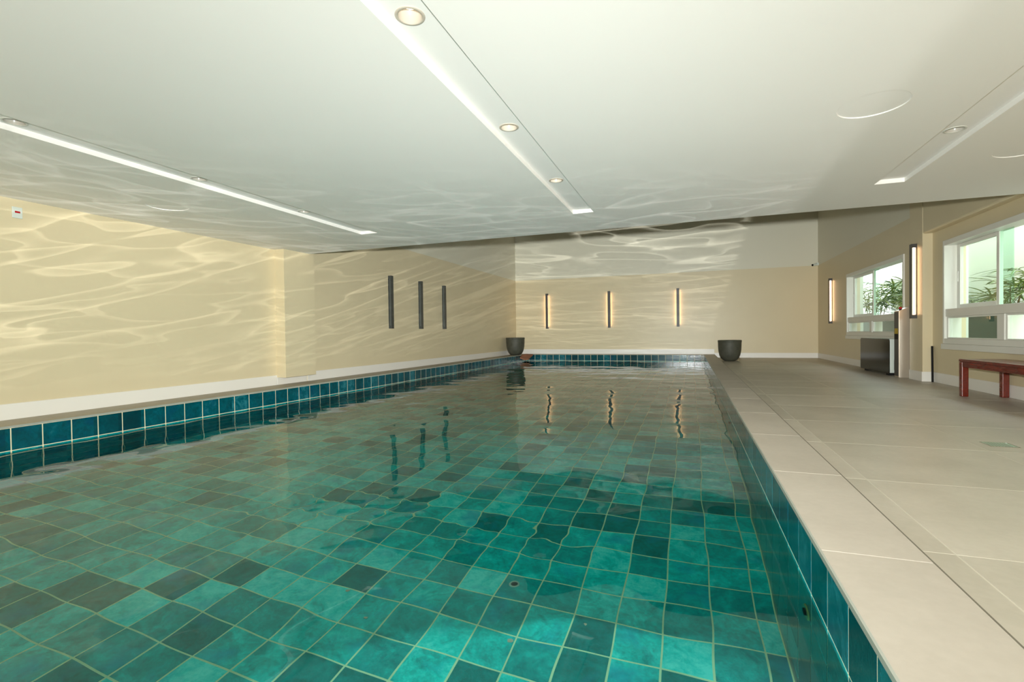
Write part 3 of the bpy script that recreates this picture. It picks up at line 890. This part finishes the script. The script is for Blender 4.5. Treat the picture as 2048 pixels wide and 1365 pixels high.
# terracotta-brown tongue over the pool corner below the pot
bm = BM()
p = [(-5.008, 14.74, 0.004), (-5.0, 15.17, 0.012), (-4.78, 15.17, -0.005), (-4.77, 14.62, -0.125), (-4.86, 14.52, -0.13), (-5.006, 14.5, -0.075)]
top = [bm.verts.new(v) for v in p]; bot = [bm.verts.new((v[0], v[1], v[2] - 0.03)) for v in p]
for i in range(6): bm.faces.new((top[i], top[(i + 1) % 6], bot[(i + 1) % 6], bot[i]))
bm.faces.new(top); bm.faces.new(bot[::-1])
o = obj('corner_stone', bm, 'terracotta'); o['label'] = 'brown terracotta-coloured piece jutting over the water at the far pool corner'; o['category'] = 'stone'

# ------------------------------------------------------------------ bench
t = thing('wooden_bench', 'low dark red wooden bench under the alcove window', 'bench', (2.835, 5.42, FZ), 0)
BW, BL, BH = 0.42, 1.485, 0.418
for i in range(3):
    w = BW / 3
    box_obj('seat_board', 'red_wood', (i * w + 0.0015, (i + 1) * w - 0.0015, 0, BL, BH - 0.028, BH), t, bevel=0.003)
for x0 in (0.006, BW - 0.03):
    box_obj('apron', 'red_wood', (x0, x0 + 0.024, 0.064, BL - 0.064, BH - 0.088, BH - 0.0285), t, bevel=0.002)
for y0 in (0.01, BL - 0.034):
    box_obj('end_rail', 'red_wood', (0.067, BW - 0.067, y0, y0 + 0.024, BH - 0.088, BH - 0.0285), t, bevel=0.002)
for x0 in (0.002, BW - 0.065):
    for y0 in (0.002, BL - 0.064):
        box_obj('leg', 'red_wood', (x0, x0 + 0.063, y0, y0 + 0.062, 0, BH - 0.0285), t, bevel=0.008)

# ------------------------------------------------------------------ heater cabinet, steel column, rod
t = thing('heater_cabinet', 'glossy black fronted low cabinet standing against the wall under the far window', 'heater', (3.04, 9.60, FZ), 0)
obj('body', bx(BM(), 0.007, 0.205, 0.0, 1.44, 0.045, 0.60, 0.012), 'white_plastic', t)
bm = BM()
pts = []
y0, y1, z0, z1, rr_ = 0.0, 1.44, 0.03, 0.60, 0.045
for (cy, cz, a0) in ((y1 - rr_, z1 - rr_, 0), (y0 + rr_, z1 - rr_, 90), (y0 + rr_, z0 + rr_, 180), (y1 - rr_, z0 + rr_, 270)):
    for k in range(5):
        a = math.radians(a0 + 90 * k / 4); pts.append((cy + rr_ * math.cos(a), cz + rr_ * math.sin(a)))
A = [bm.verts.new((0.0, y, z)) for y, z in pts]; B = [bm.verts.new((0.006, y, z)) for y, z in pts]
for i in range(len(A)): bm.faces.new((A[i], A[(i + 1) % len(A)], B[(i + 1) % len(A)], B[i]))
bm.faces.new(A); bm.faces.new(B[::-1])
obj('front_panel', bm, 'black_glass', t)
g = BM()
for k in range(9): bx(g, 0.06, 0.17, -0.003, 0.001, 0.10 + k * 0.018, 0.108 + k * 0.018)
obj('vent_grille', g, 'lamp_grey', t)
for y in (0.12, 1.2):
    box_obj('foot', 'black', (0.03, 0.19, y, y + 0.12, 0, 0.0445), t)
t = thing('steel_column', 'brushed stainless steel column with slanted top beside the black heater', 'dispenser', (3.07, 9.30, FZ), 0)
bm = BM()
w_, d_ = 0.175, 0.19
hf, hb = 1.045, 1.12
c = [(0, 0), (w_, 0), (w_, d_), (0, d_)]
bot = [bm.verts.new((x, y, 0)) for x, y in c]
top = [bm.verts.new((x, y, hf if x == 0 else hb)) for x, y in c]
for i in range(4): bm.faces.new((bot[i], bot[(i + 1) % 4], top[(i + 1) % 4], top[i]))
bm.faces.new(top); bm.faces.new(bot[::-1])
bmesh.ops.bevel(bm, geom=bm.edges[:], offset=0.006, segments=2, affect='EDGES')
obj('body', bm, 'steel', t)
box_obj('side_plate', 'lamp_dark', (-0.003, 0.0, 0.012, d_ - 0.012, 0.02, hf - 0.012), t, label='dark side panel')
box_obj('label', 'yellow', (-0.0045, -0.003, 0.03, d_ - 0.03, 0.685, 0.77), t, label='yellow label above a small black one')
box_obj('label', 'black', (-0.0045, -0.003, 0.03, d_ - 0.03, 0.60, 0.684), t, label='small black display label')
bm = BM(); cyl(bm, (0.03, 0.03, hf + 0.002), (0.03, 0.03, hf + 0.03), 0.018); o = obj('button_base', bm, 'black', t)
bm = BM(); cyl(bm, (0.03, 0.03, hf + 0.031), (0.03, 0.03, hf + 0.06), 0.024, 0.018); obj('button', bm, 'red', o, label='red push button')
bm = BM(); cyl(bm, (3.235, 8.60, FZ), (3.252, 8.66, 0.415), 0.013, seg=12)
o = obj('black_rod', bm, 'black'); o['label'] = 'thin black rod leaning in the corner beside the pillar'; o['category'] = 'rod'

# floor drain: greenish steel grate let into the deck
t = thing('floor_drain', 'square metal drain grate set in the deck tiles', 'drain', (1.815, 4.01, FZ), 0)
bm = BM()
for a in ((0, 0.15, 0, 0.008), (0, 0.15, 0.142, 0.15), (0, 0.008, 0.008, 0.142), (0.142, 0.15, 0.008, 0.142)):
    bx(bm, a[0], a[1], a[2], a[3], 0.0004, 0.003)
obj('frame', bm, 'chrome', t)
box_obj('grate', 'green_steel', (0.008, 0.142, 0.008, 0.142, 0.0003, 0.0015), t)
for k in range(7):
    box_obj('slot', 'dark_trim', (0.02 + k * 0.016, 0.024 + k * 0.016, 0.02, 0.13, 0.0016, 0.002), t)

# alarm plate, camera
t = thing('wall_sensor', 'small white plate with a red window high on the long wall', 'sensor', (-5.42, 2.536, 1.765), 0)
box_obj('plate', 'white_plastic', (0, 0.012, -0.035, 0.035, -0.048, 0.048), t, bevel=0.004)
box_obj('red_window', 'red', (0.012, 0.0145, -0.018, 0.018, -0.004, 0.012), t, bevel=0.001)
t = thing('security_camera', 'small white bullet camera in the far corner at the paint line', 'camera', (3.26, 15.30, 2.43), 0)
box_obj('bracket', 'white_plastic', (-0.05, 0.0, -0.04, 0.04, -0.03, 0.045), t, bevel=0.004)
bm = BM(); cyl(bm, (-0.04, -0.02, 0.0), (-0.15, -0.08, -0.02), 0.032); o = obj('body', bm, 'white_plastic', t)
bm = BM(); cyl(bm, (-0.151, -0.081, -0.02), (-0.162, -0.087, -0.022), 0.029); obj('lens', bm, 'black', o)

# drain in the pool floor, return fitting, leaves
t = thing('pool_drain', 'round chrome suction cup set in a dark tile of the pool floor', 'drain', (-0.866, 2.363, PZ), 0)
obj('rim', lathe(BM(), [(0.019, 0.001), (0.020, 0.006), (0.026, 0.006), (0.029, 0.001)], seg=32), 'ring_white', t, smooth=True)
obj('cup', lathe(BM(), [(0, 0.0008), (0.012, 0.001), (0.018, 0.003)], seg=32), 'lamp_grey', t, smooth=True)
t = thing('water_inlet', 'round pale fitting on the window-side pool wall just below the water', 'nozzle', (XR, 1.89, -0.375), 0)
b = BM(); cyl(b, (-0.001, 0, 0), (-0.006, 0, 0), 0.042, 0.038, seg=32); obj('flange', b, 'brass', t)
b = BM(); cyl(b, (-0.0065, 0, 0), (-0.011, 0, 0), 0.018, seg=20); obj('nozzle', b, 'black', t)
b = BM(); cyl(b, (XR - 0.001, 5.35, -0.40), (XR - 0.014, 5.35, -0.40), 0.036, seg=24)
o = obj('water_inlet', b, 'black'); o['label'] = 'small dark fitting on the window-side pool wall, farther along'; o['category'] = 'nozzle'
for i, ((x, y), s, lb) in enumerate((((-0.751, 2.007), 1.0, 'largest pale leaf scrap on the pool floor, at the bottom'), ((-1.623, 2.019), 0.75, 'pale leaf scrap on the pool floor, upper of the two in the middle'), ((-1.425, 1.902), 0.6, 'pale leaf scrap on the pool floor, lower of the two in the middle'), ((-0.463, 2.187), 0.6, 'small pinkish scrap on the pool floor right of the drain'), ((-2.811, 1.85), 0.8, 'pale sliver on the pool floor at the left'))):
    bm = BM(); n = 9; vs = []
    rr = random.Random(i)
    for k in range(n):
        a = 2 * math.pi * k / n; r_ = 0.014 * s * rr.uniform(0.55, 1.1)
        vs.append((r_ * math.cos(a) * 1.2, r_ * math.sin(a)))
    A = [bm.verts.new((u, v, 0.0006)) for u, v in vs]; B = [bm.verts.new((u, v, 0.0026)) for u, v in vs]
    bm.faces.new(B); bm.faces.new(A[::-1])
    for k in range(n): bm.faces.new((A[k], A[(k + 1) % n], B[(k + 1) % n], B[k]))
    o = obj('leaf_scrap', bm, 'leaf_debris', loc=(x, y, PZ)); o['label'] = lb; o['category'] = 'leaf'; o['group'] = 'pale scraps on the pool floor'

for o in scn.objects:
    if o.type == 'MESH' and o.name.split('.')[0] in ('pool_floor', 'wall_pool_left', 'wall_pool_right', 'wall_pool_back', 'tile', 'floor_tiling', 'submerged_tiling', 'leaf_scrap', 'water_inlet', 'rim', 'flange', 'nozzle', 'cup'):
        o.cycles.is_caustics_receiver = True
